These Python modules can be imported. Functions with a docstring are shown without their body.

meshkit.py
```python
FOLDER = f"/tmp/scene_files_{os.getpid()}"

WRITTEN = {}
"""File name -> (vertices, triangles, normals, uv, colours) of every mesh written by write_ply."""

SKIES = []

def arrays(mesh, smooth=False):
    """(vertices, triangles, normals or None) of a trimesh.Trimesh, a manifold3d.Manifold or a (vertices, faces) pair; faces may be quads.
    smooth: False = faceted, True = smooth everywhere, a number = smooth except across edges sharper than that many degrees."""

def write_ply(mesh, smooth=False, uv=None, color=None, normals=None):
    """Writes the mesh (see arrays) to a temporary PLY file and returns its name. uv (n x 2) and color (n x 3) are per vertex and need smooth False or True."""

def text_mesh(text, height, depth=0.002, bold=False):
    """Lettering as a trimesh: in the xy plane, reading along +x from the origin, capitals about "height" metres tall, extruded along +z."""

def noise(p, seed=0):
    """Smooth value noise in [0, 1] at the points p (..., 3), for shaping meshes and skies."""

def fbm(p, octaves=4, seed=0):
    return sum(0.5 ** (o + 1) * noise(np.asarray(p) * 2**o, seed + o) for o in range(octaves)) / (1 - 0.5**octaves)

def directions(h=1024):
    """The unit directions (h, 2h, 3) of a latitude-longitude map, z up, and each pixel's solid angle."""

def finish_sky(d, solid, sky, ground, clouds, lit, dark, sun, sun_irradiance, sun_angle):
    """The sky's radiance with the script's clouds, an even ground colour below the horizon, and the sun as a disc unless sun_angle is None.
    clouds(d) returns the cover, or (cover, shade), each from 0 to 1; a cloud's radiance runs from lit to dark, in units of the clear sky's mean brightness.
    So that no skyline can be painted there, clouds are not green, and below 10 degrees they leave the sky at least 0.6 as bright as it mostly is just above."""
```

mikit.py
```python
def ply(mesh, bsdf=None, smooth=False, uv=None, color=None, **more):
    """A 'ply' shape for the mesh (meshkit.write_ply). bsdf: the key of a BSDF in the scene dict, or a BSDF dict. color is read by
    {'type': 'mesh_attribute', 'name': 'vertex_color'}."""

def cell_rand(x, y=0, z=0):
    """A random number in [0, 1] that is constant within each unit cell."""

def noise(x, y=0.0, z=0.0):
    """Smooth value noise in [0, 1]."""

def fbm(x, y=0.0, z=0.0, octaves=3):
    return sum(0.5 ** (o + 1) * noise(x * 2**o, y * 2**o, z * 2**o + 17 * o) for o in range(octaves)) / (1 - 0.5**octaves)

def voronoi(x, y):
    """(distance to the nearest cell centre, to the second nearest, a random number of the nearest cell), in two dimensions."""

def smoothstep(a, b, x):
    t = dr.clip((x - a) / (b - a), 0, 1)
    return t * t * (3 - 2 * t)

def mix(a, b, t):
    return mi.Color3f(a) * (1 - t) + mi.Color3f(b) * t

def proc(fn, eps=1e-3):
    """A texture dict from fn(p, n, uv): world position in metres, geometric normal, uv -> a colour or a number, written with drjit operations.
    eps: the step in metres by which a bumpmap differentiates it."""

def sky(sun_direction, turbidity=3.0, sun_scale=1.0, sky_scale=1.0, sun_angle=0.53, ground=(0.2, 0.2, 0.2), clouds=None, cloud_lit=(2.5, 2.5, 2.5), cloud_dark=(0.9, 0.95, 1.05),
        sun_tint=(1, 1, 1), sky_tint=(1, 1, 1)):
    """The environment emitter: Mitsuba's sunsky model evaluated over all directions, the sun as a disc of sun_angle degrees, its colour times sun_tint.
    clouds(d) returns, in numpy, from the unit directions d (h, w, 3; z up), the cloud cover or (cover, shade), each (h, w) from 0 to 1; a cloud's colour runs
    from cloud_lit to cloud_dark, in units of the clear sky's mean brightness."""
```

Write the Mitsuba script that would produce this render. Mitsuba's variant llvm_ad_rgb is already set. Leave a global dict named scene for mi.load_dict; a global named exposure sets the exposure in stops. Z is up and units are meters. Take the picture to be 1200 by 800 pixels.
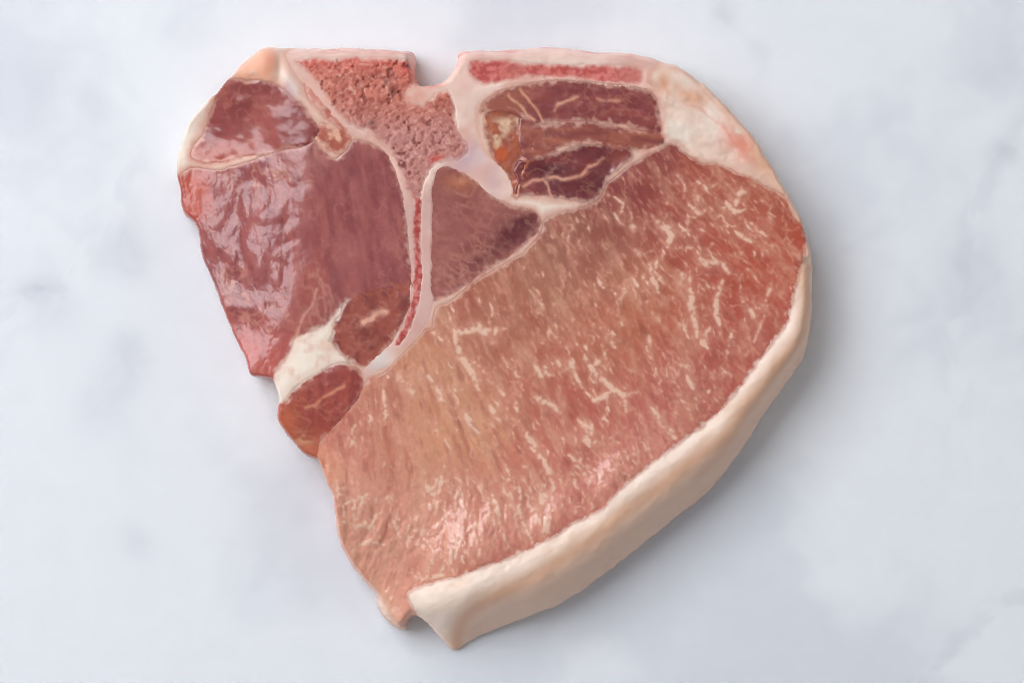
import math, random
import numpy as np
import drjit as dr
import mitsuba as mi
import mikit, meshkit
from mikit import proc, noise, fbm, smoothstep, mix
from scipy.spatial import cKDTree
from scipy.ndimage import gaussian_filter
import shapely
from shapely.geometry import Polygon

T = mi.ScalarTransform4f
scene, labels = {}, {}

# ------------------------------------------------------------------ camera
CAM_H, S = 0.75, 0.00022                 # camera height; metres per plan unit at the top face of the chop
FOV = 2 * math.degrees(math.atan(600 * S / (CAM_H - 0.020)))
scene['camera'] = {'type': 'thinlens', 'fov': FOV, 'fov_axis': 'x', 'aperture_radius': 0.005, 'focus_distance': CAM_H - 0.019,
                   'near_clip': 0.01, 'far_clip': 20.0,
                   'to_world': T().look_at(origin=[0, 0, CAM_H], target=[0, 0, 0], up=[0, 1, 0])}
# ------------------------------------------------------------------ light: a big soft window up to the left, and the room's ambient light
exposure = 0.09
scene['window_light'] = {'type': 'rectangle', 'to_world': T().look_at(origin=[-0.86, 0.67, 1.27], target=[0, 0, 0], up=[0, 0, 1]) @ T().scale([0.72, 0.54, 1]),
                         'bsdf': {'type': 'diffuse', 'reflectance': {'type': 'rgb', 'value': [0.5, 0.5, 0.5]}},
                         'emitter': {'type': 'area', 'radiance': {'type': 'rgb', 'value': [5.2, 5.3, 5.55]}}}
scene['room_light'] = {'type': 'constant', 'radiance': {'type': 'rgb', 'value': [0.29, 0.285, 0.29]}}
labels['window_light'] = {'label': 'large soft white window light up to the left of the chop', 'category': 'window light'}


# ------------------------------------------------------------------ countertop
def lin(r, g, b):
    c = np.array([r, g, b], float) / 255
    return np.where(c <= 0.04045, c / 12.92, ((c + 0.055) / 1.055) ** 2.4)


def P(u, v):
    return (u - 600) * S, (400 - v) * S


BLOTS = [(130, 285, 30, .55), (18, 335, 26, .7), (140, 425, 34, .45), (88, 118, 22, .4), (150, 640, 24, .35), (45, 375, 40, .3), (28, 95, 26, .25),
         (120, 480, 40, .3), (860, 4, 14, .5), (1150, 310, 45, .3), (1185, 182, 16, .5), (345, 620, 18, .25), (1180, 60, 30, .2), (1130, 200, 34, .2)]


def marble(p, n, uv):
    x, y = p.x / S, p.y / S              # plan units
    wx = x + 60 * (fbm(x * 0.012, y * 0.012, 3.0, 4) - 0.5)
    wy = y + 60 * (fbm(x * 0.012 + 40, y * 0.012, 7.0, 4) - 0.5)
    cloud = fbm(wx * 0.0050 + 9, wy * 0.0050 + 3, 0.0, 5)
    fine = fbm(wx * 0.05, wy * 0.05, 2.0, 3)
    c = mix((0.785, 0.815, 0.845), (0.650, 0.685, 0.735), smoothstep(0.40, 0.72, cloud) * 0.8)
    blot = mi.Float(0)
    for (u, v, r, a) in BLOTS:
        q = (dr.square(wx - (u - 600)) + dr.square(wy - (400 - v))) / (r * r)
        blot += a * dr.exp(-q) * (0.35 + 1.3 * fine)
    # thin grey veins crossing the right and lower parts
    vein = mi.Float(0)
    for (u, v, dx, dy, w, a) in ((1165, 748, 0.75, 0.62, 16, .34), (1195, 170, 0.35, 0.9, 15, .3), (60, 300, 0.6, 0.75, 34, .22), (1150, 380, 0.1, 1.0, 26, .22)):
        du, dv = wx - (u - 600), wy - (400 - v)
        along = du * dx + dv * dy
        off = du * dy - dv * dx
        vein += a * dr.exp(-dr.square(off / w)) * smoothstep(240, 60, dr.abs(along)) * smoothstep(0.35, 0.65, fbm(along * 0.03 + u, off * 0.05, 1.0, 3))
    c = mix(c, (0.42, 0.45, 0.52), dr.clip(blot * 0.52 + vein * 0.55, 0, 0.6))
    return c * (0.985 + 0.03 * fine)


scene['marble_bsdf'] = {'type': 'principled', 'base_color': proc(marble), 'roughness': 0.42, 'specular': 0.35}
scene['countertop'] = {'type': 'cube', 'to_world': T().translate([0, 0, -0.015]).scale([0.55, 0.40, 0.015]), 'bsdf': {'type': 'ref', 'id': 'marble_bsdf'}}
labels['countertop'] = {'label': 'polished white marble countertop with faint blue grey blotches', 'category': 'countertop', 'kind': 'structure'}

# ------------------------------------------------------------------ plan grid of the chop (plan units of 0.22 mm, v runs down)
STEP = 1.1
U0, U1, V0, V1 = 186, 972, 34, 790
us, vs = np.arange(U0, U1, STEP), np.arange(V0, V1, STEP)
GU, GV = np.meshgrid(us, vs)
NY, NX = GU.shape
PTS = np.stack([GU.ravel(), GV.ravel()], 1)


def curve(pts, n=14):
    """closed Catmull-Rom (centripetal-ish) through the points"""
    p = np.asarray(pts, float)
    a, b, c, d = np.roll(p, 1, 0), p, np.roll(p, -1, 0), np.roll(p, -2, 0)
    t = np.linspace(0, 1, n, endpoint=False)[None, :, None]
    m1, m2 = (c - a) * 0.42, (d - b) * 0.42
    lim = np.linalg.norm(c - b, axis=1, keepdims=True)
    m1 *= np.minimum(1, lim / np.maximum(np.linalg.norm(m1, axis=1, keepdims=True), 1e-9))
    m2 *= np.minimum(1, lim / np.maximum(np.linalg.norm(m2, axis=1, keepdims=True), 1e-9))
    b, c, m1, m2 = b[:, None], c[:, None], m1[:, None], m2[:, None]
    q = (2*t**3 - 3*t**2 + 1) * b + (t**3 - 2*t**2 + t) * m1 + (-2*t**3 + 3*t**2) * c + (t**3 - t**2) * m2
    return q.reshape(-1, 2)


def dense(p, step=0.6):
    out = []
    for a, b in zip(p, np.roll(p, -1, 0)):
        k = max(1, int(np.linalg.norm(b - a) / step))
        out.append(a + (b - a) * np.linspace(0, 1, k, endpoint=False)[:, None])
    return np.vstack(out)


def sdf(pts, pad=60, far=-60.0):
    """signed distance (plan units, positive inside) on the grid; far away it is just far"""
    p = curve(pts)
    lo, hi = p.min(0) - pad, p.max(0) + pad
    sel = (PTS[:, 0] > lo[0]) & (PTS[:, 0] < hi[0]) & (PTS[:, 1] > lo[1]) & (PTS[:, 1] < hi[1])
    q = PTS[sel]
    d, _ = cKDTree(dense(p)).query(q, workers=-1)
    poly = Polygon(p).buffer(0)
    ins = shapely.contains_xy(poly, q[:, 0], q[:, 1])
    out = np.full(len(PTS), far)
    out[sel] = np.where(ins, d, -d)
    return out.reshape(NY, NX)


def ns(scale_u, scale_v=None, seed=0, octv=4, ang=0.0, z=0.0, gu=None, gv=None):
    """fbm 0..1 on the grid; scale in plan units, ang turns the long axis"""
    scale_v = scale_v or scale_u
    gu, gv = (GU if gu is None else gu), (GV if gv is None else gv)
    ca, sa = np.cos(ang), np.sin(ang)
    a, b = gu * ca + gv * sa, -gu * sa + gv * ca
    return meshkit.fbm(np.stack([a / scale_u + 50, b / scale_v + 50, np.full_like(a, z + 0.37)], -1), octv, seed)


def sst(a, b, x):
    t = np.clip((x - a) / (b - a), 0, 1)
    return t * t * (3 - 2 * t)


def lerp(a, b, t):
    a, b = np.asarray(a, float), np.asarray(b, float)
    return a + (b - a) * (t[..., None] if np.ndim(t) else t)


def gauss(u, v, ru, rv=None, ang=0.0):
    rv = rv or ru
    a, b = GU - u, GV - v
    ca, sa = math.cos(ang), math.sin(ang)
    return np.exp(-((a * ca + b * sa) / ru) ** 2 - ((-a * sa + b * ca) / rv) ** 2)


# ------------------------------------------------------------------ outlines
OUT = [(340, 49), (318, 50), (305, 53), (290, 66), (276, 77), (262, 91), (247, 107), (228, 124), (215, 137), (207, 157), (201, 180), (199, 200), (203, 217), (205, 236),
       (208, 249), (220, 258), (226, 275), (229, 300), (238, 318), (249, 345), (257, 366), (267, 390), (280, 415), (285, 428), (292, 443), (303, 444), (316, 447),
       (320, 457), (322, 471), (320, 487), (327, 505), (341, 523), (355, 536), (369, 543), (377, 562), (385, 582), (388, 600), (390, 618), (394, 642), (406, 665),
       (421, 685), (436, 702), (442, 725), (453, 738), (465, 745), (474, 743), (476, 733), (487, 728), (500, 738), (512, 752), (525, 767), (533, 770),
       (547, 761), (573, 747), (617, 729), (642, 720), (678, 701), (720, 670), (763, 636), (804, 603), (832, 581), (856, 553), (886, 511), (896, 495), (914, 468), (933, 442),
       (947, 420), (953, 400), (956, 380), (958, 355), (958, 320), (957, 300), (953, 280), (946, 257), (936, 235), (920, 208), (908, 188), (897, 170), (886, 153), (872, 138), (856, 120),
       (832, 96), (812, 82), (795, 70), (770, 63), (740, 56), (690, 53), (660, 49), (640, 48), (610, 50), (575, 53), (538, 53), (535, 66), (527, 80), (519, 91), (506, 95), (494, 96), (486, 90),
       (484, 78), (485, 62), (481, 54), (450, 51), (400, 49), (360, 49)]
TOP = [(340, 66), (318, 60), (305, 62), (292, 72), (278, 84), (265, 97), (250, 113), (232, 129), (220, 142), (213, 160), (208, 182), (207, 200), (210, 217), (213, 236),
       (217, 246), (228, 256), (234, 275), (238, 299), (247, 317), (257, 343), (265, 364), (275, 388), (287, 412), (292, 424), (297, 437), (304, 438), (320, 441),
       (328, 456), (331, 471), (330, 487), (336, 500), (348, 516), (359, 528), (374, 536), (385, 560), (393, 580), (397, 600), (400, 618), (404, 638), (416, 659),
       (431, 678), (446, 694), (455, 712), (462, 722), (468, 728), (473, 720), (480, 712), (490, 722), (502, 733), (514, 745), (526, 757), (532, 757), (536, 744),
       (544, 726), (562, 710), (590, 694), (620, 680), (650, 660), (693, 633), (733, 600), (770, 573), (825, 531), (850, 512), (867, 485), (885, 462), (903, 440), (922, 415),
       (938, 394), (944, 375), (946, 350), (946, 318), (945, 300), (941, 282), (935, 260), (925, 240), (909, 214), (897, 194), (886, 176), (875, 160), (862, 145), (846, 128),
       (824, 106), (805, 93), (790, 83), (768, 76), (740, 71), (690, 69), (660, 68), (640, 68), (610, 69), (575, 69), (549, 69), (544, 77), (535, 90), (526, 101), (508, 105), (490, 105), (479, 97),
       (476, 80), (474, 68), (468, 67), (450, 67), (400, 67), (360, 67)]
SHAPE_CAP = [(466, 690), (475, 700), (487, 731), (520, 790), (560, 800), (720, 740), (880, 600), (990, 440), (990, 310), (930, 306), (918, 345), (890, 405), (850, 455), (770, 525), (700, 580), (620, 625), (540, 655), (480, 680)]
dB = sdf(OUT, 400, -60.0)
dT = sdf(TOP, 400, -60.0)
ow = (meshkit.fbm(np.stack([GU / 13 + 9, GV / 13 + 9, 0 * GU + 0.4], -1), 3, 77) - 0.5) * 5.0
dB, dT = np.where(dB > -55, dB + ow, dB), np.where(dT > -55, dT + 0.5 * ow + (meshkit.fbm(np.stack([GU / 17 + 9, GV / 17 + 9, 0 * GU + 5.4], -1), 2, 78) - 0.5) * 5, dT)
capm0 = sst(-6, 10, sdf(SHAPE_CAP))
dT = np.where(dT > -55, dT + 3.0 * (1 - capm0), dT)
din = np.maximum(dB, 0)
tt = np.where(dT > 0, 1.0, din / (din + np.maximum(-dT, 0) + 1e-6))
G0 = 0.17 + 0.10 * capm0
G = G0 + (1 - G0) * np.sin(np.clip(tt, 0, 1) * np.pi / 2) ** 0.85

WU, WV = GU + (ns(26, seed=81, octv=3) - 0.5) * 14, GV + (ns(26, seed=82, octv=3) - 0.5) * 14


def polyd(pts):
    """distance on the grid to an open, slightly wavering polyline"""
    p = np.asarray(pts, float)
    out = np.full(GU.shape, 1e9)
    for a, b in zip(p[:-1], p[1:]):
        ab = b - a
        t = np.clip(((WU - a[0]) * ab[0] + (WV - a[1]) * ab[1]) / (ab @ ab), 0, 1)
        out = np.minimum(out, np.hypot(WU - a[0] - t * ab[0], WV - a[1] - t * ab[1]))
    return out


BREAK = ns(10, seed=95, octv=3)
THIN = ns(6, seed=96, octv=3)


def vein_line(pts, w):
    """an uneven membrane along a polyline, 0..1"""
    return np.exp(-(polyd(pts) / (w * (0.1 + 1.3 * THIN))) ** 2) * sst(0.22, 0.5, BREAK)


# ------------------------------------------------------------------ muscles, bone, fat: traced plan shapes
SHAPE = {
    'side_muscle': [(252, 99), (262, 95), (280, 94), (300, 95), (320, 99), (331, 104), (340, 116), (352, 124), (362, 136), (372, 148), (370, 162), (356, 172), (338, 173), (320, 177), (298, 180),
                    (275, 182), (252, 188), (235, 189), (223, 181), (224, 170), (232, 156), (242, 136), (250, 118)],
    'side_muscle_001': [(355, 97), (363, 97), (372, 111), (386, 126), (400, 141), (408, 152), (400, 154), (386, 142), (370, 124), (359, 111)],
    'inner_muscle_001': [(370, 150), (382, 147), (396, 151), (408, 158), (413, 166), (405, 175), (396, 181), (386, 178), (376, 168), (368, 160)],
    'tenderloin': [(198, 212), (214, 201), (230, 197), (255, 200), (285, 192), (305, 185), (330, 178), (352, 174), (366, 166), (374, 174), (386, 186), (398, 186), (408, 176), (415, 167), (430, 168), (450, 178),
                   (462, 200), (470, 228), (476, 260), (479, 295), (479, 328), (460, 336), (440, 340), (418, 346), (405, 352), (392, 366), (378, 380), (355, 391), (345, 397), (336, 415), (322, 434),
                   (312, 452), (286, 452), (262, 405), (236, 340), (216, 280), (196, 250)],
    'inner_muscle': [(390, 398), (392, 384), (400, 370), (406, 352), (418, 340), (440, 331), (460, 326), (480, 318), (481, 350), (470, 378), (458, 396), (446, 410), (430, 424), (414, 422), (402, 414)],
    'flap_muscle': [(331, 473), (350, 452), (375, 437), (398, 426), (414, 431), (424, 444), (421, 464), (406, 482), (390, 500), (374, 518), (372, 545), (362, 552), (338, 532), (322, 510), (310, 488), (320, 478)],
    'loin_muscle': [(432, 446), (420, 467), (405, 485), (390, 503), (374, 520), (366, 545), (366, 560), (376, 600), (382, 640), (396, 672), (420, 702), (446, 722), (462, 734), (480, 738), (487, 730), (480, 712), (476, 702), (482, 693),
                    (510, 681), (545, 671), (571, 661), (601, 650), (645, 628), (681, 607), (706, 594), (726, 572), (756, 547), (793, 520), (817, 503), (841, 482), (867, 453), (887, 423), (905, 400), (920, 379), (928, 350),
                    (936, 318), (941, 300), (943, 280), (937, 262), (926, 250), (916, 230), (890, 216), (865, 204), (840, 193), (822, 194), (805, 183), (785, 171), (762, 183), (736, 198), (713, 216), (704, 235), (690, 243), (668, 249), (640, 257),
                    (636, 274), (616, 296), (590, 312), (561, 329), (536, 349), (514, 362), (508, 384), (500, 388), (492, 398), (476, 412), (462, 428), (448, 440)],
    'wedge_muscle': [(506, 206), (518, 199), (532, 201), (545, 207), (560, 217), (572, 230), (588, 240), (606, 246), (624, 251), (631, 261), (620, 278), (606, 291), (588, 302), (556, 323), (530, 341), (507, 350), (499, 336), (498, 300), (499, 260), (500, 228)],
    'back_muscle': [(564, 130), (570, 120), (580, 113), (598, 104), (620, 99), (652, 95), (677, 97), (715, 101), (740, 103), (757, 107), (768, 118), (771, 136), (771, 154), (750, 151), (732, 144), (715, 142), (690, 140), (662, 140), (642, 142), (630, 143), (618, 138), (606, 130), (590, 127), (576, 131)],
    'back_muscle_001': [(618, 142), (630, 148), (642, 148), (660, 145), (690, 145), (722, 151), (738, 154), (767, 157), (776, 164), (768, 170), (750, 174), (725, 172), (700, 167), (685, 165), (663, 170), (648, 176), (634, 183), (622, 188), (613, 176), (610, 156), (613, 142)],
    'back_muscle_002': [(605, 200), (614, 189), (640, 184), (660, 177), (685, 171), (710, 172), (736, 177), (740, 183), (725, 197), (712, 208), (705, 226), (690, 234), (652, 231), (625, 227), (606, 226), (608, 210)],
    'cartilage': [(570, 137), (580, 131), (596, 130), (610, 139), (617, 155), (621, 174), (615, 190), (609, 208), (604, 226), (600, 214), (598, 202), (588, 194), (579, 181), (573, 160)],
    'bone': [(336, 62), (360, 40), (488, 40), (490, 60), (490, 84), (506, 90), (518, 86), (530, 68), (534, 40), (600, 40), (765, 44), (772, 70), (760, 82), (758, 96), (770, 105), (740, 100), (690, 94), (650, 92), (610, 98), (580, 106),
             (562, 118), (557, 135), (560, 160), (568, 180), (582, 192), (594, 206), (600, 226), (588, 234), (572, 226), (556, 210), (538, 200), (522, 194), (510, 203), (505, 225), (505, 260), (505, 300), (504, 340), (508, 352), (502, 374),
             (488, 394), (472, 410), (458, 426), (442, 434), (430, 440), (426, 434), (434, 424), (450, 410), (463, 396), (474, 375), (480, 352), (480, 328), (479, 295), (476, 260), (471, 228), (463, 200), (450, 177), (432, 165), (408, 154), (386, 134), (368, 112), (352, 94), (340, 76)],
    'spongy_bone': [(346, 70), (400, 67), (478, 68), (484, 76), (485, 92), (482, 99), (476, 105), (474, 114), (480, 121), (492, 123), (505, 117), (516, 109), (525, 106), (531, 116), (535, 132), (536, 150), (546, 166), (550, 178), (540, 186), (522, 190), (508, 197), (500, 212), (496, 226), (488, 240),
                    (481, 236), (475, 218), (467, 198), (456, 178), (438, 160), (412, 149), (396, 134), (380, 112), (364, 92), (352, 80)],
    'marrow': [(553, 74), (580, 71), (615, 75), (665, 78), (715, 78), (742, 79), (752, 84), (752, 94), (745, 98), (712, 97), (680, 91), (640, 90), (605, 91), (582, 96), (565, 99), (557, 92), (552, 82)],
    'marrow_001': [(486, 232), (493, 236), (493, 260), (492, 285), (494, 310), (493, 335), (490, 355), (484, 375), (476, 392), (468, 403), (463, 403), (468, 392), (476, 376), (482, 356), (485, 330), (485, 305), (485, 280), (485, 255)],
    # fat pieces (they only decide which part a patch of fat belongs to)
    'fat_cap': SHAPE_CAP,
    'rind': [(533, 764), (537, 742), (546, 724), (564, 709), (592, 692), (622, 678), (652, 659), (694, 632), (734, 599), (771, 572), (826, 530), (851, 511), (868, 485), (886, 462), (904, 440), (923, 415), (939, 394), (945, 375), (947, 350), (947, 316), (1000, 316), (1000, 450), (900, 620), (760, 720), (640, 790), (540, 800)],
    'fat_edge': [(764, 40), (770, 78), (772, 120), (776, 150), (776, 180), (820, 210), (900, 240), (925, 280), (935, 307), (990, 309), (990, 240), (900, 100), (800, 40)],
    'fat_rim': [(180, 210), (214, 206), (260, 204), (310, 192), (345, 176), (290, 172), (240, 180), (240, 150), (262, 110), (300, 104), (345, 110), (362, 120), (338, 62), (345, 40), (290, 30), (180, 130)],
    'fat_wedge': [(300, 455), (318, 460), (320, 490), (340, 480), (400, 440), (420, 420), (420, 350), (405, 340), (380, 370), (330, 400), (310, 440)],
}
MUSCLES = ['side_muscle', 'side_muscle_001', 'tenderloin', 'inner_muscle', 'inner_muscle_001', 'flap_muscle', 'loin_muscle', 'wedge_muscle', 'back_muscle', 'back_muscle_001', 'back_muscle_002']
wob = lambda a, s, sd: (ns(s, seed=sd) - 0.5) * 2 * a          # ragged edges
edge_wob = wob(3.2, 8, 5) + wob(2.4, 22, 6)
edge_wob2 = wob(6.5, 13, 15) + wob(2.5, 5, 16)
SD = {k: sdf(p) for k, p in SHAPE.items()}
for k in MUSCLES + ['cartilage', 'spongy_bone', 'marrow', 'marrow_001']:
    SD[k] = SD[k] + (edge_wob * 0.55 if k.startswith('marrow') else edge_wob2 if k in ('inner_muscle', 'inner_muscle_001', 'side_muscle_001', 'cartilage') else edge_wob)
SD['bone'] = SD['bone'] + edge_wob * 0.5
SD['spongy_bone'] = SD['spongy_bone'] + (wob(9, 11, 19) + 2) * gauss(488, 112, 34, 22)
SD['marrow'] = SD['marrow'] + 3.5
SD['marrow_001'] = SD['marrow_001'] + 1.2 + wob(2.5, 7, 18)
for k, a in (('back_muscle', 1.6), ('back_muscle_001', 1.6), ('back_muscle_002', 1.4), ('cartilage', 5.0), ('wedge_muscle', 4.0), ('loin_muscle', 1.6), ('tenderloin', 1.6), ('inner_muscle', 2.6), ('flap_muscle', 1.5), ('side_muscle', 1.0)):
    SD[k] = SD[k] + a * sst(-14, 0, SD[k]) * (0.4 + 1.2 * ns(40, seed=17))

# ------------------------------------------------------------------ the top face, in millimetres
MM = S * 1000
face = 20.0 + (ns(150, seed=1, octv=2) - 0.5) * 2.2 + (ns(45, seed=2, octv=2) - 0.5) * 0.9
# the tenderloin and the rim beside it slump towards the left
slump = sst(372, 205, GU + 0.10 * (GV - 260) + (ns(60, seed=93, octv=3) - 0.5) * 60 + (ns(18, seed=94, octv=2) - 0.5) * 14) * sst(470, 380, GV) * sst(70, 170, GV)
face -= 8.2 * slump ** 1.1
face -= 3.5 * sst(330, 225, GU) * sst(200, 90, GV)
# folds in the tenderloin's wet face
fold = lambda pts, w, d: 0.65 * d * np.exp(-(polyd(pts) / w) ** 2)


face -= fold([(276, 222), (276, 250), (281, 275), (283, 310), (289, 350)], 6, 0.55)
face -= fold([(292, 232), (288, 255), (281, 270)], 5, 0.4)
face -= fold([(345, 220), (338, 255), (328, 285), (345, 278)], 5, 0.4)
face -= fold([(308, 290), (312, 305), (332, 312), (331, 330)], 4, 0.3)
face += fold([(300, 250), (304, 290), (300, 340), (312, 380)], 14, 0.5)
face += fold([(250, 240), (252, 300), (266, 350)], 16, 0.4)
face += 0.9 * gauss(308, 78, 13, 17) + 0.7 * gauss(285, 86, 10) - 0.8 * gauss(328, 80, 5, 18)
# the lower left end of the loin thins out
low = sst(535, 725, GV) * sst(560, 415, GU)
face -= 7.0 * low
face -= 1.6 * sst(610, 690, GV) * sst(700, 480, GU)
face -= 2.0 * gauss(360, 540, 40)
# two low swellings near the fat cap whose upper left flanks catch the window
face += 2.8 * sst(-38, 38, (GU - 528) * 0.72 + (GV - 630) * 0.69) * np.exp(-(((GU - 545) / 75) ** 2 + ((GV - 645) / 55) ** 2))
face += 1.8 * sst(-24, 24, (GU - 704) * 0.72 + (GV - 552) * 0.69) * np.exp(-(((GU - 712) / 38) ** 2 + ((GV - 560) / 38) ** 2))
face += 1.0 * sst(-20, 20, (GU - 640) * 0.72 + (GV - 596) * 0.69) * np.exp(-(((GU - 645) / 30) ** 2 + ((GV - 602) / 30) ** 2))
face += 0.9 * sst(0, 18, -SD['loin_muscle']) * sst(-2, 8, SD['fat_cap'])
# the tip of the fat cap droops
face -= 15.0 * sst(692, 772, GV + 0.25 * (GU - 533)) ** 1.2 * sst(640, 545, GU) * sst(466, 490, GU)
# outer shoulder of the fat cap falls away gently before the wall
cap_w = sst(-4, 10, SD['fat_cap'])
face -= 0.6 * cap_w * sst(14, 0, dT)
face -= 0.5 * sst(30, 0, dT) * sst(760, 800, GU) * sst(330, 280, GV)
z0 = face * G
z0 = z0 + (ns(26, seed=9, octv=3) - 0.5) * 1.4 * np.sin(np.pi * np.clip(tt, 0, 1))     # uneven walls
capz = sst(-2, 8, SD['fat_cap'])
z0 = z0 + (gaussian_filter(z0, 1.1) - z0) * sst(0, 6, dB)
z0 = z0 + (gaussian_filter(z0, 4.5) - z0) * capz * sst(2, 12, dB) * sst(26, 10, dT)
z0 = z0 + capz * ((ns(40, 14, 91, 3, -0.7) - 0.5) * 0.6 + (ns(7, seed=92, octv=3) - 0.5) * 0.22)
# grid points just outside the outline slide onto it, so that every sheet ends on the same smooth contour
gv_, gu_ = np.gradient(gaussian_filter(dB, 1.0), STEP)
gl = np.maximum(np.hypot(gu_, gv_), 0.3)
slide = np.clip(-dB, 0, 2.0)
MU, MV = GU + slide * gu_ / gl, GV + slide * gv_ / gl

ANG = math.radians(62) + math.radians(22) * sst(600, 430, GU) + math.radians(25) * sst(520, 640, GV) * sst(800, 640, GU) - math.radians(14) * sst(700, 880, GU) * sst(420, 260, GV)


def fibres(scale_l, scale_w, seed, octv=3, turn=0.0):
    """noise drawn out along ANG: fixed directions, blended"""
    out, tot = 0, 0
    for k in range(-1, 6):
        a = math.radians(30 + 20 * k)
        w = np.maximum(0, 1 - np.abs(ANG - a) / math.radians(20))
        if w.max() > 0:
            out, tot = out + w * (ns(scale_l, scale_w, seed, octv, a + turn) - 0.5), tot + w * w
    return 0.5 + out / np.sqrt(np.maximum(tot, 1e-6))


fib1, fib2, fib3 = fibres(26, 7, 21), fibres(13, 4.5, 22), fibres(60, 16, 23)
net1 = 1 - np.abs(2 * fibres(34, 15, 24, 2) - 1)
net2 = 1 - np.abs(2 * fibres(24, 10, 25, 2, 0.1) - 1)
lump = ns(11, seed=31, octv=3)
fine = ns(4.2, seed=32, octv=2)
big = ns(90, seed=33, octv=3)
grain = ns(3.6, seed=75, octv=2)
fib0 = ns(26, 7, 35, 4, 0.06)
net3 = 1 - np.abs(2 * ns(20, 10, 36, 4, 1.4) - 1)
net4 = 1 - np.abs(2 * ns(12, 9, 37, 4, 0.5) - 1)
mid = ns(34, seed=34, octv=3)


def up(sd, p, r):
    """pillow: p mm high inside, diving under its neighbours outside"""
    return np.where(sd > 0, p * (1 - np.exp(-np.maximum(sd, 0) / r)), 0.13 * sd)


cover1 = np.maximum.reduce([SD[k] for k in MUSCLES + ['cartilage', 'bone']])
dive = lambda c: np.where(c > 0, -np.minimum(0.13 * c, 1.2), 0.0)

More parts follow.
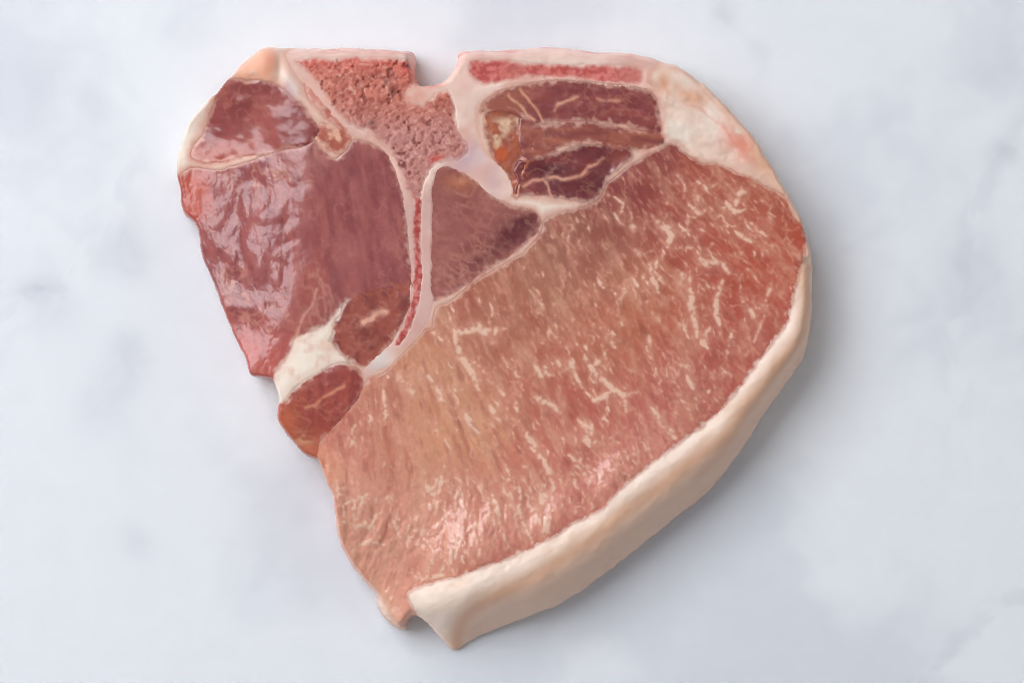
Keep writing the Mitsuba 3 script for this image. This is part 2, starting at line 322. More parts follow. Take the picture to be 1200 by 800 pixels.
# bumps of the wet cut faces
wet_low = np.clip(sst(540, 640, GV) * sst(0, 40, SD['loin_muscle']) + 0.9 * gauss(740, 545, 60, 26, -0.7), 0, 1)
bump = {}
blob = fibres(17, 9, 48, 3)
bump['loin_muscle'] = (blob - 0.5) * 1.0 * wet_low + (fib1 - 0.5) * (0.16 + 0.45 * wet_low) + (fib2 - 0.5) * (0.07 + 0.16 * wet_low) + (lump - 0.5) * (0.08 + 0.4 * wet_low) + (mid - 0.5) * 0.5 + (grain - 0.5) * (0.05 + 0.07 * wet_low)
fibT = ns(30, 8, 41, 3, math.radians(80))
bump['tenderloin'] = (fibT - 0.5) * 0.15 + (ns(26, 11, 42, 3, math.radians(60)) - 0.5) * 0.16 + (grain - 0.5) * 0.055 + (mid - 0.5) * 0.4 - 0.06 * sst(0.86, 1.0, net3) * sst(360, 320, GU)
for k in MUSCLES:
    bump.setdefault(k, (ns(24, 7, 43, 3, math.radians(20)) - 0.5) * 0.4 + (lump - 0.5) * 0.3)
bump['side_muscle'] = bump['side_muscle'] * 0.5 + (mid - 0.5) * 1.2 + (ns(20, seed=47, octv=2) - 0.5) * 0.5

Z, COL = {}, {}
pil = {'loin_muscle': (0.1, 10), 'tenderloin': (0.25, 12), 'side_muscle': (0.4, 10), 'flap_muscle': (0.3, 12), 'wedge_muscle': (-0.2, 8), 'back_muscle_002': (-0.35, 8)}
for k in MUSCLES:
    p, r = pil.get(k, (0.05, 6))
    Z[k] = z0 + up(SD[k], p, r) + bump[k] * sst(0, 5, SD[k])
Z['cartilage'] = z0 + up(SD['cartilage'], -0.3, 5) + (lump - 0.5) * 0.8
cover2 = np.maximum.reduce([SD['spongy_bone'], SD['marrow'], SD['marrow_001']])
Z['bone'] = z0 + up(SD['bone'], 0.12, 6) + dive(cover2) + (lump - 0.5) * 0.25
cell = ns(4.2, seed=51, octv=3)
pits = sst(0.52, 0.30, cell) * sst(0, 6, SD['spongy_bone'])
Z['spongy_bone'] = z0 + up(SD['spongy_bone'], 0.2, 4) + (cell - 0.5) * 0.20 - pits * 0.12 + (mid - 0.5) * 0.8 - 0.35 * sst(0.64, 0.74, ns(6, seed=53, octv=2))
Z['marrow'] = z0 + up(SD['marrow'], -0.1, 4) + (cell - 0.5) * 0.25 + (lump - 0.5) * 0.3
Z['marrow_001'] = z0 + up(SD['marrow_001'], 0.1, 3) + (cell - 0.5) * 0.25
Z['fat'] = z0 + 0.30 * (1 - np.exp(np.minimum(cover1, 0) / 14)) + dive(cover1) + ((ns(18, seed=61, octv=3) - 0.5) * 0.5 + sst(-8, 10, SD['fat_edge']) * ((ns(26, 12, 67, 3, 0.6) - 0.5) * 1.3 + (lump - 0.5) * 0.5)) * sst(0, -8, cover1)

# ------------------------------------------------------------------ marbling of the loin: streaks of fat in the fibre direction
rng = random.Random(7)
STREAKS = [
    ([(720, 250), (728, 263), (735, 266)], 2.2), ([(739, 260), (743, 270)], 4), ([(764, 253), (772, 262), (783, 270), (787, 278), (783, 290)], 3.6), ([(795, 265), (808, 277)], 2.6),
    ([(744, 292), (750, 299)], 4), ([(762, 315), (766, 325), (770, 335), (772, 343)], 2.8), ([(771, 307), (769, 314)], 2.2), ([(740, 326), (748, 335)], 3), ([(700, 325), (708, 337)], 1.8), ([(716, 340), (721, 345)], 1.8),
    ([(648, 305), (653, 315), (661, 336)], 1.9), ([(679, 341), (685, 350)], 3.2), ([(808, 318), (808, 330), (810, 345), (809, 357), (813, 370), (815, 385), (816, 395)], 3.6),
    ([(821, 303), (830, 312), (838, 307), (847, 310), (854, 321)], 3.4), ([(847, 330), (843, 340), (840, 355), (839, 368), (843, 382)], 3.6), ([(867, 335), (869, 348)], 1.8), ([(830, 386), (826, 400), (822, 406)], 4.6),
    ([(858, 390), (854, 405)], 2.4), ([(765, 366), (774, 378)], 3.4), ([(644, 387), (655, 397), (664, 408)], 2.8), ([(715, 400), (722, 408)], 2.6), ([(760, 394), (762, 406)], 3.2),
    ([(497, 382), (510, 391), (518, 399)], 3.4), ([(531, 388), (535, 396), (537, 406), (540, 418), (548, 428), (557, 445), (562, 457)], 4.2), ([(535, 390), (548, 387), (560, 384), (571, 391), (577, 400), (583, 386)], 5),
    ([(555, 425), (568, 437), (583, 452), (590, 462)], 3.4), ([(590, 418), (596, 430)], 2.6), ([(626, 428), (635, 441)], 2.6), ([(638, 430), (642, 440)], 3.6), ([(652, 420), (658, 432)], 3.2), ([(668, 425), (675, 440)], 3),
    ([(626, 462), (633, 470), (645, 473), (657, 483)], 3.6), ([(463, 440), (474, 447), (484, 459)], 7), ([(494, 430), (505, 445), (514, 458), (516, 468)], 3.6), ([(450, 458), (452, 490)], 2.4), ([(467, 505), (471, 528)], 2.6),
    ([(544, 483), (553, 500), (560, 507)], 3.2), ([(572, 472), (586, 494)], 3.6), ([(617, 508), (625, 525), (632, 536)], 4.2), ([(580, 510), (586, 535)], 2.6), ([(604, 470), (607, 482)], 2.6),
    ([(686, 420), (697, 437), (708, 447), (722, 458), (730, 463), (745, 459)], 3.4), ([(731, 463), (733, 482)], 3), ([(697, 428), (706, 420)], 2.4), ([(697, 470), (708, 466), (715, 460)], 3.4), ([(670, 430), (680, 450), (696, 470)], 2),
    ([(678, 492), (690, 506), (694, 498)], 4.2), ([(685, 508), (690, 522)], 3), ([(762, 476), (775, 495), (791, 513)], 3.8), ([(805, 440), (814, 463), (820, 481)], 2.6), ([(798, 468), (810, 480), (812, 492)], 3.2),
    ([(667, 533), (680, 548), (692, 566)], 3.4), ([(640, 540), (646, 560), (650, 576)], 3), ([(636, 568), (635, 592)], 4.2), ([(606, 592), (613, 612), (622, 630)], 2.6), ([(578, 580), (586, 610), (595, 640)], 3), ([(600, 600), (606, 622)], 5),
    ([(560, 610), (566, 626)], 3.4), ([(620, 590), (632, 610)], 2.6), ([(648, 596), (642, 620), (636, 634)], 2.4), ([(490, 560), (505, 578), (512, 560)], 3), ([(520, 545), (514, 580)], 2.2), ([(476, 672), (490, 678), (520, 674)], 3.4), ([(404, 590), (425, 582), (440, 575)], 2.6),
    ([(398, 610), (416, 618), (428, 612)], 3.4), ([(420, 640), (434, 634), (452, 640)], 3), ([(440, 602), (432, 622)], 2.6), ([(470, 590), (462, 610), (468, 630)], 3), ([(808, 240), (818, 250), (826, 246)], 3), ([(850, 236), (862, 250), (874, 246)], 2.6), ([(880, 262), (897, 276)], 2.4),
    ([(862, 270), (880, 284)], 2.2), ([(895, 290), (905, 300)], 2.4), ([(875, 315), (890, 330)], 2.2), ([(905, 330), (898, 352)], 2.4), ([(880, 362), (886, 374)], 3.4), ([(895, 370), (884, 400)], 2), ([(862, 240), (866, 226), (876, 222)], 2.6), ([(795, 206), (803, 218), (801, 232)], 2.2),
    ([(818, 212), (828, 220), (840, 216)], 2.6), ([(720, 232), (730, 240), (728, 250)], 2.2)]
prom = len(STREAKS)
sdl = SD['loin_muscle']


def at(F, u, v):
    return F[int(round((v - V0) / STEP)), int(round((u - U0) / STEP))]


n = 0
while n < 2100:
    u, v = rng.uniform(375, 945), rng.uniform(175, 735)
    if at(sdl, u, v) < 4:
        continue
    lowness = sst(500, 600, v) if v > 500 else 0.0
    # the middle of the eye is leaner
    if rng.random() > 0.42 + 0.5 * lowness + 0.25 * (u > 790) + 0.15 * (v > 430):
        continue
    a = at(ANG, u, v) + rng.gauss(0, 0.22 + 0.2 * (u > 800))
    L = rng.uniform(2.2, 6.5) * (1 + 1.0 * lowness) * (1.5 if rng.random() < 0.2 else 1)
    w = rng.uniform(0.9, 1.7) * (1 + 0.45 * lowness)
    bend = rng.gauss(0, 0.35)
    pts = [(u + math.cos(a + bend * s) * s * L, v + math.sin(a + bend * s) * s * L) for s in (-1, -0.33, 0.33, 1)]
    STREAKS.append((pts, w))
    n += 1
FLECK = np.zeros((NY, NX))
wu, wv = (ns(16, seed=71, octv=2) - 0.5) * 5, (ns(16, seed=72, octv=2) - 0.5) * 5
for i, (pts, w) in enumerate(STREAKS):
    p = np.asarray(pts, float)
    R = 3 * w + 6
    j0, j1 = [int(np.clip((x - V0) / STEP, 0, NY)) for x in (p[:, 1].min() - R, p[:, 1].max() + R)]
    i0, i1 = [int(np.clip((x - U0) / STEP, 0, NX)) for x in (p[:, 0].min() - R, p[:, 0].max() + R)]
    if j1 <= j0 or i1 <= i0:
        continue
    gu, gv = GU[j0:j1, i0:i1] + wu[j0:j1, i0:i1], GV[j0:j1, i0:i1] + wv[j0:j1, i0:i1]
    d = np.full(gu.shape, 1e9)
    ln = np.r_[0, np.cumsum(np.linalg.norm(np.diff(p, axis=0), axis=1))]
    for k, (a, b) in enumerate(zip(p[:-1], p[1:])):
        ab = b - a
        t = np.clip(((gu - a[0]) * ab[0] + (gv - a[1]) * ab[1]) / (ab @ ab), 0, 1)
        s = (ln[k] + t * (ln[k + 1] - ln[k])) / ln[-1]
        taper = 0.35 + 0.65 * np.sin(np.pi * np.clip(0.12 + 0.76 * s, 0, 1))
        d = np.minimum(d, np.hypot(gu - a[0] - t * ab[0], gv - a[1] - t * ab[1]) / (w * taper))
    amp = rng.uniform(0.6, 0.92) if i < prom else rng.uniform(0.2, 0.62) * (1.4 if rng.random() < 0.12 else 1)
    f = amp * np.exp(-(0.72 * d) ** 2)
    FLECK[j0:j1, i0:i1] = np.maximum(FLECK[j0:j1, i0:i1], f)
patchy = ns(48, seed=73, octv=3)
FLECK *= 0.75 + 0.5 * sst(0.35, 0.65, patchy)
thick = sst(0.42, 0.62, patchy + 0.10 * (GU > 0) * (sst(740, 860, GU) + sst(470, 600, GV)) - 0.10 * gauss(600, 330, 90, 60))
NET = np.maximum(sst(0.885, 1.0, net1) * thick, 0.8 * sst(0.90, 1.0, net2) * sst(0.40, 0.60, ns(36, seed=74, octv=3) + 0.08 * sst(460, 600, GV)))
FLECK = np.maximum(FLECK, 0.62 * NET * (0.4 + 0.7 * sst(0.35, 0.65, lump)))
FLECK *= sst(0, 6, sdl) * (0.45 + 0.8 * sst(0.3, 0.62, fine))
FLECK = np.clip(gaussian_filter(FLECK, 0.6) * (0.78 + 0.5 * grain), 0, 1)
HALO = gaussian_filter(FLECK, 5)

# ------------------------------------------------------------------ colours of the flesh, fat and bone themselves
DEEP, PINK = lin(150, 72, 62), lin(220, 156, 138)
PIGMENT = [(430, 470, 178, 104, 88), (480, 470, 190, 130, 104), (520, 440, 186, 127, 98), (550, 510, 198, 142, 110), (500, 550, 188, 124, 98), (440, 560, 192, 124, 106), (410, 620, 204, 138, 118),
           (470, 620, 198, 126, 106), (540, 600, 190, 116, 98), (600, 540, 182, 106, 88), (600, 450, 176, 104, 84), (560, 380, 168, 100, 80), (620, 340, 166, 106, 84), (680, 290, 154, 93, 77), (740, 230, 148, 78, 68),
           (720, 340, 170, 104, 80), (700, 420, 174, 102, 80), (680, 500, 172, 92, 76), (760, 380, 176, 100, 76), (790, 260, 162, 84, 68), (860, 240, 168, 90, 70), (890, 300, 174, 86, 66), (840, 350, 168, 82, 64),
           (870, 400, 172, 94, 78), (800, 450, 174, 96, 82), (740, 520, 182, 104, 90), (650, 590, 188, 110, 96), (450, 690, 198, 132, 112)]
tot, c = 1e-9, 0
for u_, v_, r_, g_, b_ in PIGMENT:               # the flesh is paler and browner on the left, redder on the right: blended spots with wandering borders
    w_ = np.exp(-((GU + (mid - 0.5) * 50 - u_) ** 2 + (GV + (big - 0.5) * 70 - v_) ** 2) / (2 * 32.0 ** 2))
    tot, c = tot + w_, c + w_[..., None] * lin(r_, g_, b_)
c = c / tot[..., None]
mean_ = c[(tot > 0.05)].mean(0)
c = np.clip(mean_ + (c - mean_) * 1.55, 0.01, 1) * np.array([1.13, 1.12, 1.14])
c = np.where((tot > 1e-6)[..., None], c, lin(176, 104, 84))
stre, stre2 = fibres(75, 12, 27), fibres(40, 7, 28)
left = sst(720, 520, GU)
c = lerp(c, lin(214, 168, 138), (0.25 + 0.45 * left) * sst(0.54, 0.74, stre))
c = lerp(c, lin(170, 84, 68), (0.3 + 0.35 * left) * sst(0.47, 0.27, stre))
c = lerp(c, lin(206, 148, 122), 0.35 * sst(0.54, 0.74, stre2))
c = lerp(c, PINK, 0.7 * wet_low * sst(0.25, 0.6, lump * 0.5 + fib1 * 0.5))
c = lerp(c, lin(216, 158, 130), 0.55 * sst(50, 5, dB) * sst(520, 560, GV) * sst(560, 430, GU))        # yellowish thin edge
c = lerp(c, lin(212, 126, 80), 0.6 * gauss(374, 548, 24))
c = lerp(c, lin(236, 212, 190), 0.9 * np.clip(1.4 * gauss(445, 722, 11, 26, -0.45) + gauss(468, 741, 7, 6), 0, 1))
c = lerp(c, lin(208, 150, 128), 0.42 * sst(0.54, 0.74, fib2) + 0.25 * sst(0.55, 0.75, fib1))          # fine pale fibres
c = lerp(c, DEEP, 0.5 * sst(0.46, 0.24, fib1) + 0.3 * sst(0.42, 0.25, fib3))
c = lerp(c, lin(208, 150, 130), 0.35 * np.clip(HALO * 2.0, 0, 1))
c = c * (0.84 + 0.20 * grain + 0.12 * ns(6, seed=99, octv=2))[..., None]
COL['loin_muscle'] = c
cm = lerp(c, lerp(lin(218, 160, 136), lin(234, 198, 176), sst(0.4, 0.9, FLECK)), sst(0.0, 1.0, FLECK) * 0.8)
COL['loin_muscle__marbling'] = cm

c = lerp(lin(144, 76, 78), lin(158, 90, 88), sst(0.35, 0.7, fibT))
c = lerp(c, lin(182, 78, 58), 0.95 * np.clip(gauss(220, 228, 22, 34) * 1.5, 0, 1))
c = lerp(c, lin(186, 92, 84), 0.9 * sst(340, 430, GV + 0.35 * (300 - GU)))
c = lerp(c, lin(166, 86, 78), 0.6 * gauss(360, 330, 26, 60))
c = lerp(c, lin(196, 146, 134), 0.5 * sst(0.8, 1.0, net3) * sst(0.40, 0.58, big) * sst(335, 385, GU))
c = lerp(c, lin(204, 150, 136), 0.8 * vein_line([(345, 398), (350, 376), (366, 352), (372, 338)], 2.4))
c = lerp(c, lin(206, 156, 138), 0.45 * sst(0.8, 1, net4) * np.clip(gauss(310, 205, 40, 16) + gauss(300, 370, 40, 18) + gauss(275, 335, 22, 16), 0, 1))
c = lerp(c, lin(126, 58, 62), 0.5 * sst(0.5, 0.25, fibT))
COL['tenderloin'] = c
c = lerp(lin(176, 96, 84), lin(196, 130, 116), sst(0.4, 0.65, lump))
COL['side_muscle_001'] = c
COL['inner_muscle_001'] = lerp(lin(166, 88, 70), lin(218, 172, 148), sst(0.5, 0.68, ns(9, seed=49, octv=3)))
c = lerp(lin(158, 86, 82), lin(138, 66, 66), sst(0.35, 0.65, mid))
COL['side_muscle'] = lerp(c, lin(180, 88, 64), 0.7 * sst(155, 185, GV) * sst(330, 250, GU))
c = lerp(lin(152, 78, 66), lin(128, 58, 52), sst(0.4, 0.65, lump))
COL['inner_muscle'] = lerp(c, lin(215, 165, 145), np.clip(sst(0.62, 0.78, mid) * 0.6 + 1.3 * vein_line([(426, 380), (436, 374), (440, 368), (450, 366)], 4.5), 0, 1))
c = lerp(lin(156, 72, 62), lin(140, 60, 56), sst(0.35, 0.65, fib1))
c = lerp(c, lin(192, 104, 70), 0.7 * np.clip(gauss(334, 492, 20, 30) + gauss(362, 535, 26), 0, 1))
c = lerp(c, lin(222, 172, 140), 0.75 * gauss(356, 514, 12, 8) * sst(0.35, 0.6, BREAK))
COL['flap_muscle'] = lerp(c, lin(205, 140, 110), 0.8 * vein_line([(358, 478), (370, 476), (382, 466), (404, 452)], 2.6))
c = lerp(lin(150, 90, 84), lin(136, 72, 70), sst(0.35, 0.65, mid))
c = lerp(c, lin(92, 30, 38), 0.95 * np.clip(1.3 * gauss(608, 268, 28, 15, -0.5) + 0.7 * gauss(570, 300, 34, 10, -0.5), 0, 1))
c = lerp(c, lin(180, 112, 78), 0.7 * gauss(540, 214, 18, 10))
COL['wedge_muscle'] = lerp(c, lin(204, 150, 132), 0.22 * sst(0.7, 1.0, net4) * sst(0.42, 0.6, mid + 0.12 * gauss(525, 320, 30, 40)))
c = lerp(lin(138, 66, 62), lin(122, 52, 54), sst(0.35, 0.65, ns(30, 8, 46, 3, 0.05)))
c = lerp(c, lin(165, 100, 80), 0.6 * sst(640, 590, GU))
COL['back_muscle'] = lerp(c, lin(202, 150, 124), 0.9 * np.clip(vein_line([(612, 104), (620, 118), (628, 128), (638, 142)], 2.6) + vein_line([(596, 112), (608, 122), (616, 134), (624, 142)], 2.6) + vein_line([(650, 127), (656, 119), (664, 117), (676, 115)], 2.4) + 0.7 * vein_line([(700, 118), (712, 122), (724, 119)], 2.2), 0, 1))
COL['back_muscle_001'] = lerp(lerp(lin(156, 88, 72), lin(132, 66, 60), sst(0.35, 0.65, fib0)), lin(92, 40, 40), 0.7 * gauss(643, 156, 4, 4))
c = lerp(lin(122, 52, 54), lin(100, 36, 44), sst(0.35, 0.65, mid))
c = lerp(c, lin(160, 84, 66), 0.5 * gauss(726, 186, 16, 10))
c = lerp(c, lin(84, 20, 30), 0.9 * np.clip(gauss(690, 218, 26, 14) + gauss(640, 198, 30, 7), 0, 1))
COL['back_muscle_002'] = lerp(c, lin(205, 150, 130), 0.95 * np.clip(vein_line([(613, 219), (628, 212), (645, 208), (662, 209), (682, 203), (690, 194), (700, 190), (710, 184)], 2.8) + vein_line([(640, 212), (643, 220), (646, 230)], 2.0), 0, 1))
c = lerp(lin(150, 78, 58), lin(166, 82, 48), sst(0.4, 0.62, lump))
c = lerp(c, lin(226, 190, 158), 0.85 * sst(0.42, 0.62, BREAK) * np.clip(gauss(588, 150, 14, 10) + gauss(584, 168, 6, 16) + gauss(604, 142, 14, 5), 0, 1))
c = lerp(c, lin(170, 100, 70), 0.7 * sst(606, 632, GU))
COL['cartilage'] = lerp(c, lin(205, 88, 36), 0.7 * gauss(588, 180, 9, 9))

FAT = lin(236, 219, 203)
c = lerp(np.broadcast_to(FAT, (NY, NX, 3)), lin(226, 198, 178), sst(0.4, 0.7, mid) * 0.5)
seamy = sst(14, 2, np.minimum(-cover1, 40)) * (1 - sst(-6, 6, SD['fat_cap']))
c = lerp(c, lin(208, 158, 138), 0.85 * seamy)
c = lerp(c, lin(206, 140, 124), 0.5 * seamy * sst(0.48, 0.66, ns(20, seed=68, octv=4)))                                                    # thin fat between muscles is pinker
fe = sst(-8, 10, SD['fat_edge'])
c = lerp(c, lin(226, 192, 172), 0.75 * fe * sst(0.4, 0.62, ns(22, seed=64, octv=4)))
c = lerp(c, lin(222, 176, 158), 0.8 * np.clip(fe * (vein_line([(790, 80), (810, 92), (835, 116), (862, 142)], 5) + vein_line([(775, 92), (782, 110), (778, 140)], 4) + vein_line([(792, 100), (800, 122), (822, 128), (850, 150), (868, 180)], 3.5)), 0, 1))
c = lerp(c, lin(216, 156, 122), 0.8 * np.clip(gauss(812, 114, 18, 9, 0.3) + gauss(778, 97, 8, 13), 0, 1))
c = lerp(c, lin(228, 140, 120), 0.95 * gauss(872, 170, 18, 34, -0.85) * sst(0.25, 0.5, lump))
c = lerp(c, lin(222, 160, 118), 0.7 * gauss(895, 190, 10, 26, -0.6))
c = lerp(c, lin(222, 178, 152), 0.75 * sst(26, 4, dB) * sst(820, 850, GU) * sst(320, 270, GV))
c = lerp(c, lin(236, 172, 140), 0.95 * np.clip(1.3 * gauss(310, 76, 15, 20) + 0.9 * gauss(288, 84, 14), 0, 1) * sst(0.2, 0.45, lump))
c = lerp(c, lin(214, 122, 100), 0.5 * gauss(318, 70, 8, 16))
c = lerp(c, lin(192, 164, 172), 0.6 * gauss(340, 108, 9, 14))
c = lerp(c, lin(240, 226, 208), 0.7 * sst(0, 10, SD['fat_wedge']))
c = lerp(c, lin(222, 178, 156), 0.6 * sst(0, 10, SD['fat_wedge']) * sst(0.5, 0.68, ns(14, seed=65, octv=4)))
# the rind: tan line along the shoulder, paler pinkish below
capm = sst(-2, 8, SD['fat_cap'])
c = lerp(c, lin(243, 221, 204), capm * 0.85)
c = lerp(c, lin(232, 200, 176), 0.5 * capm * sst(0.5, 0.68, ns(30, 11, 66, 4, -0.7)))
rd = SD['rind']
tan = np.where(rd > 0, np.exp(-(rd / 13) ** 2), np.exp(-(rd / 12) ** 2)) * capm
c = lerp(c, lin(222, 186, 164), 0.9 * capm * sst(2, 22, rd))
c = lerp(c, lin(208, 160, 140), 0.25 * capm * sst(0, 14, rd) * sst(0.5, 0.72, ns(40, 14, 62, 3, -0.7)))
c = lerp(c, lin(212, 160, 126), 0.8 * tan)
COL['fat'] = c
c = lerp(np.broadcast_to(lin(234, 204, 188), (NY, NX, 3)), lin(218, 170, 154), sst(0.4, 0.65, mid))
c = lerp(c, lin(190, 160, 168), 0.75 * np.clip(gauss(548, 186, 18, 26, 0.9) + 0.6 * gauss(578, 212, 10, 20), 0, 1))
c = lerp(c, lin(236, 190, 176), 0.6 * np.clip(gauss(545, 80, 12, 26), 0, 1))
c = lerp(c, lin(222, 184, 172), 0.8 * sst(24, 8, dB) * sst(90, 70, GV))
c = lerp(c, lin(204, 120, 108), 0.7 * sst(22, 2, dB) * sst(90, 60, GV) * sst(0.5, 0.66, ns(26, 6, 63, 3)))
c = lerp(c, lin(200, 88, 72), 0.85 * gauss(505, 98, 13, 6) * sst(0.25, 0.5, lump))
c = lerp(c, lin(216, 150, 130), 0.75 * gauss(482, 112, 22, 14) * sst(0.25, 0.55, lump))
c = lerp(c, lin(198, 92, 78), 0.75 * np.clip(gauss(486, 84, 7, 14) + gauss(470, 108, 6, 12), 0, 1))
c = lerp(c, lin(206, 164, 154), 0.85 * sst(215, 245, GV) * sst(410, 380, GV))
c = lerp(c, lin(208, 154, 142), 0.45 * sst(0.48, 0.70, ns(30, 30, 55, 5, 1.2)) * sst(8, 22, dB))
COL['bone'] = lerp(c, lin(206, 204, 200), 0.6 * gauss(444, 424, 18, 12, -0.8))
c = lerp(lin(202, 118, 98), lin(178, 96, 80), sst(0.35, 0.65, ns(10, seed=52)))
c = lerp(c, lin(186, 128, 120), 0.8 * sst(110, 160, GV))
c = lerp(c, lin(208, 92, 78), 0.6 * sst(92, 70, GV) + 0.6 * gauss(480, 84, 14, 14))
c = lerp(c, lin(222, 168, 150), 0.6 * sst(0.56, 0.72, cell))
c = lerp(c, lin(140, 62, 52), 0.6 * sst(0.3, 0.95, pits))
c = lerp(c, lin(112, 46, 40), 0.75 * sst(0.64, 0.74, ns(6, seed=53, octv=2)))
c = lerp(c, lin(90, 32, 30), 0.8 * np.clip(gauss(460, 108, 4, 8) + gauss(436, 144, 5, 4) + gauss(452, 96, 3, 4), 0, 1))
COL['spongy_bone'] = lerp(c, lin(196, 62, 48), 0.9 * gauss(512, 188, 8, 6))
COL['marrow'] = lerp(lerp(lin(206, 112, 102), lin(184, 78, 72), sst(0.4, 0.6, cell)), lin(200, 122, 112), 0.6 * sst(700, 740, GU) + 0.5 * gauss(605, 84, 12, 10))
COL['marrow_001'] = lerp(lin(200, 112, 102), lin(170, 62, 56), sst(0.4, 0.6, cell))

# every small muscle gets its own grain, mottling and fine connective threads
for k in ('side_muscle', 'side_muscle_001', 'inner_muscle', 'inner_muscle_001', 'flap_muscle', 'wedge_muscle', 'back_muscle', 'back_muscle_001', 'back_muscle_002', 'cartilage', 'tenderloin'):
    COL[k] = COL[k] * (0.78 + 0.24 * ns(8, seed=97, octv=3) + 0.22 * grain)[..., None]
    COL[k] = lerp(COL[k], lin(200, 140, 120), 0.22 * sst(0.85, 1.0, net4) * sst(0.45, 0.6, ns(30, seed=98)))
# thin translucent edges: flesh pales where it meets fat, marrow and spongy bone fade into the bone
for k in MUSCLES:
    COL[k] = COL[k] * (np.array([0.96, 0.89, 0.85]) if k == 'loin_muscle' else np.array([1.01, 0.92, 0.86]))
bare = COL['fat']
for k in MUSCLES + ['cartilage']:
    COL['fat'] = lerp(COL['fat'], COL[k], 0.55 * sst(-3.5, 0.5, SD[k] + (lump - 0.5) * 4))
for k in MUSCLES + ['cartilage']:
    other = np.maximum.reduce([SD[j_] for j_ in MUSCLES + ['cartilage'] if j_ != k])
    COL[k] = lerp(COL[k], bare, 0.6 * sst(3, -3, other) * sst(5, -0.5, SD[k] + (THIN - 0.5) * 14) * sst(4, 14, dB))
COL['loin_muscle__marbling'] = COL['loin_muscle__marbling'] * np.array([0.99, 0.95, 0.91])
for k, w in (('spongy_bone', 6), ('marrow', 7), ('marrow_001', 3)):
    COL[k] = lerp(COL['bone'], COL[k], 0.05 + 0.95 * sst(-1, w, SD[k] + (lump - 0.5) * 9 + (THIN - 0.5) * 6))
# ------------------------------------------------------------------ meshes
scene['flesh_bsdf'] = {'type': 'principled', 'base_color': {'type': 'mesh_attribute', 'name': 'vertex_color'}, 'roughness': 0.29, 'specular': 0.42, 'clearcoat': 0.6, 'clearcoat_gloss': 0.93}
scene['fat_bsdf'] = {'type': 'principled', 'base_color': {'type': 'mesh_attribute', 'name': 'vertex_color'}, 'roughness': 0.48, 'specular': 0.4}
scene['bone_bsdf'] = {'type': 'principled', 'base_color': {'type': 'mesh_attribute', 'name': 'vertex_color'}, 'roughness': 0.45, 'specular': 0.45}


def patch(key, z, keep, col, bsdf, down=False):
    """the part of the height field z (mm) where keep holds, with the whole field's normals"""
    q = keep[:-1, :-1] & keep[1:, :-1] & keep[:-1, 1:] & keep[1:, 1:]
    gz_v, gz_u = np.gradient(z / 1000, STEP * S)
    nrm = np.stack([-gz_u, gz_v, np.ones_like(z)], -1)
    nrm /= np.linalg.norm(nrm, axis=-1, keepdims=True)
    j, i = np.nonzero(q)
    a = j * NX + i
    quads = np.stack([a, a + NX, a + NX + 1, a + 1], 1)
    used, inv = np.unique(quads, return_inverse=True)
    quads = inv.reshape(-1, 4)
    v = np.stack([(MU.ravel()[used] - 600) * S, (400 - MV.ravel()[used]) * S, z.ravel()[used] / 1000], 1)
    tri = np.vstack([quads[:, [0, 1, 2]], quads[:, [0, 2, 3]]])
    if down:
        tri, nrm = tri[:, ::-1], -nrm
    path = meshkit.write_ply((v, tri), color=np.clip(np.broadcast_to(col, (NY, NX, 3)).reshape(-1, 3)[used], 0.004, 0.95), normals=nrm.reshape(-1, 3)[used])
    scene[key] = {'type': 'ply', 'filename': path, 'face_normals': False, 'bsdf': {'type': 'ref', 'id': bsdf}}


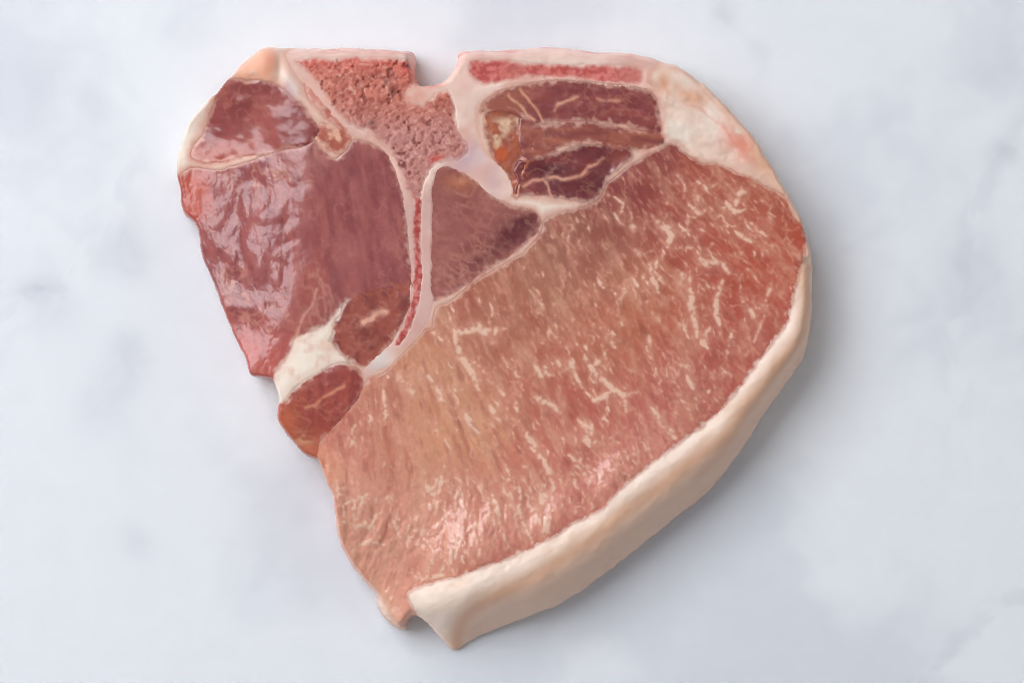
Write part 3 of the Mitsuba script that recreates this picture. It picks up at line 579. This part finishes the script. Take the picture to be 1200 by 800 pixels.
INSIDE = dB > -1.3
for k in MUSCLES:
    patch('pork_chop__' + k, Z[k], INSIDE & (SD[k] > -5), COL[k], 'flesh_bsdf')
patch('pork_chop__loin_muscle__marbling', Z['loin_muscle'] + 0.09 * FLECK + 0.012 * sst(0, 0.1, FLECK) - 0.006, INSIDE & (FLECK > 0.04) & (SD['loin_muscle'] > 1), COL['loin_muscle__marbling'], 'flesh_bsdf')
patch('pork_chop__cartilage', Z['cartilage'], INSIDE & (SD['cartilage'] > -5), COL['cartilage'], 'flesh_bsdf')
patch('pork_chop__bone', Z['bone'], INSIDE & (SD['bone'] > -5) & (cover2 < 8), COL['bone'], 'bone_bsdf')
for k in ('spongy_bone', 'marrow', 'marrow_001'):
    patch('pork_chop__bone__' + k, Z[k], INSIDE & (SD[k] > -5), COL[k], 'bone_bsdf')
# the sheet of fat, cut into its pieces
owner = np.zeros((NY, NX), int)
for n_, k in enumerate(('fat_cap', 'fat_edge', 'fat_rim', 'fat_wedge'), 1):
    owner[(SD[k] > 0) & (owner == 0)] = n_
owner[(owner == 1) & (rd > 1)] = 5
show = INSIDE & (cover1 < 8)
for n_, k in enumerate(('fat_seam', 'fat_cap', 'fat_edge', 'fat_rim', 'fat_wedge', 'fat_cap__rind')):
    own = owner == n_
    grown = own.copy()
    grown[1:] |= own[:-1]; grown[:, 1:] |= own[:, :-1]; grown[1:, 1:] |= own[:-1, :-1]
    patch('pork_chop__' + k, Z['fat'], show & grown, COL['fat'], 'fat_bsdf')

# the underside curves in below the widest line of the edge and rests on the stone
low_q = 1 - np.clip(dB / (14 + 16 * capm0), 0, 1)
under = np.maximum((face * G0) * (1 - np.sqrt(np.clip(1 - low_q ** 2, 0, 1))), 0.06)
uc = COL['fat']
for k in MUSCLES:
    uc = lerp(uc, COL[k], sst(-1, 1, SD[k]))
patch('pork_chop__underside', under, INSIDE & (dB < 60), uc, 'fat_bsdf', True)

labels['pork_chop'] = {'label': 'raw bone-in pork loin chop with pale fat rim lying on white marble', 'category': 'pork chop'}
labels['pork_chop__loin_muscle'] = {'label': 'large marbled pink eye of the loin'}
labels['pork_chop__loin_muscle__marbling'] = {'label': 'fine pale streaks of fat in the loin', 'kind': 'stuff'}
labels['pork_chop__tenderloin'] = {'label': 'dark wet tenderloin left of the bone'}
labels['pork_chop__fat_cap'] = {'label': 'thick cream fat band along the lower right edge'}
labels['pork_chop__fat_cap__rind'] = {'label': 'tan rind on the outside of the fat band'}
labels['pork_chop__bone__spongy_bone'] = {'label': 'reddish porous core of the T-shaped bone'}
labels['pork_chop__cartilage'] = {'label': 'orange brown cartilage beside the white bone'}
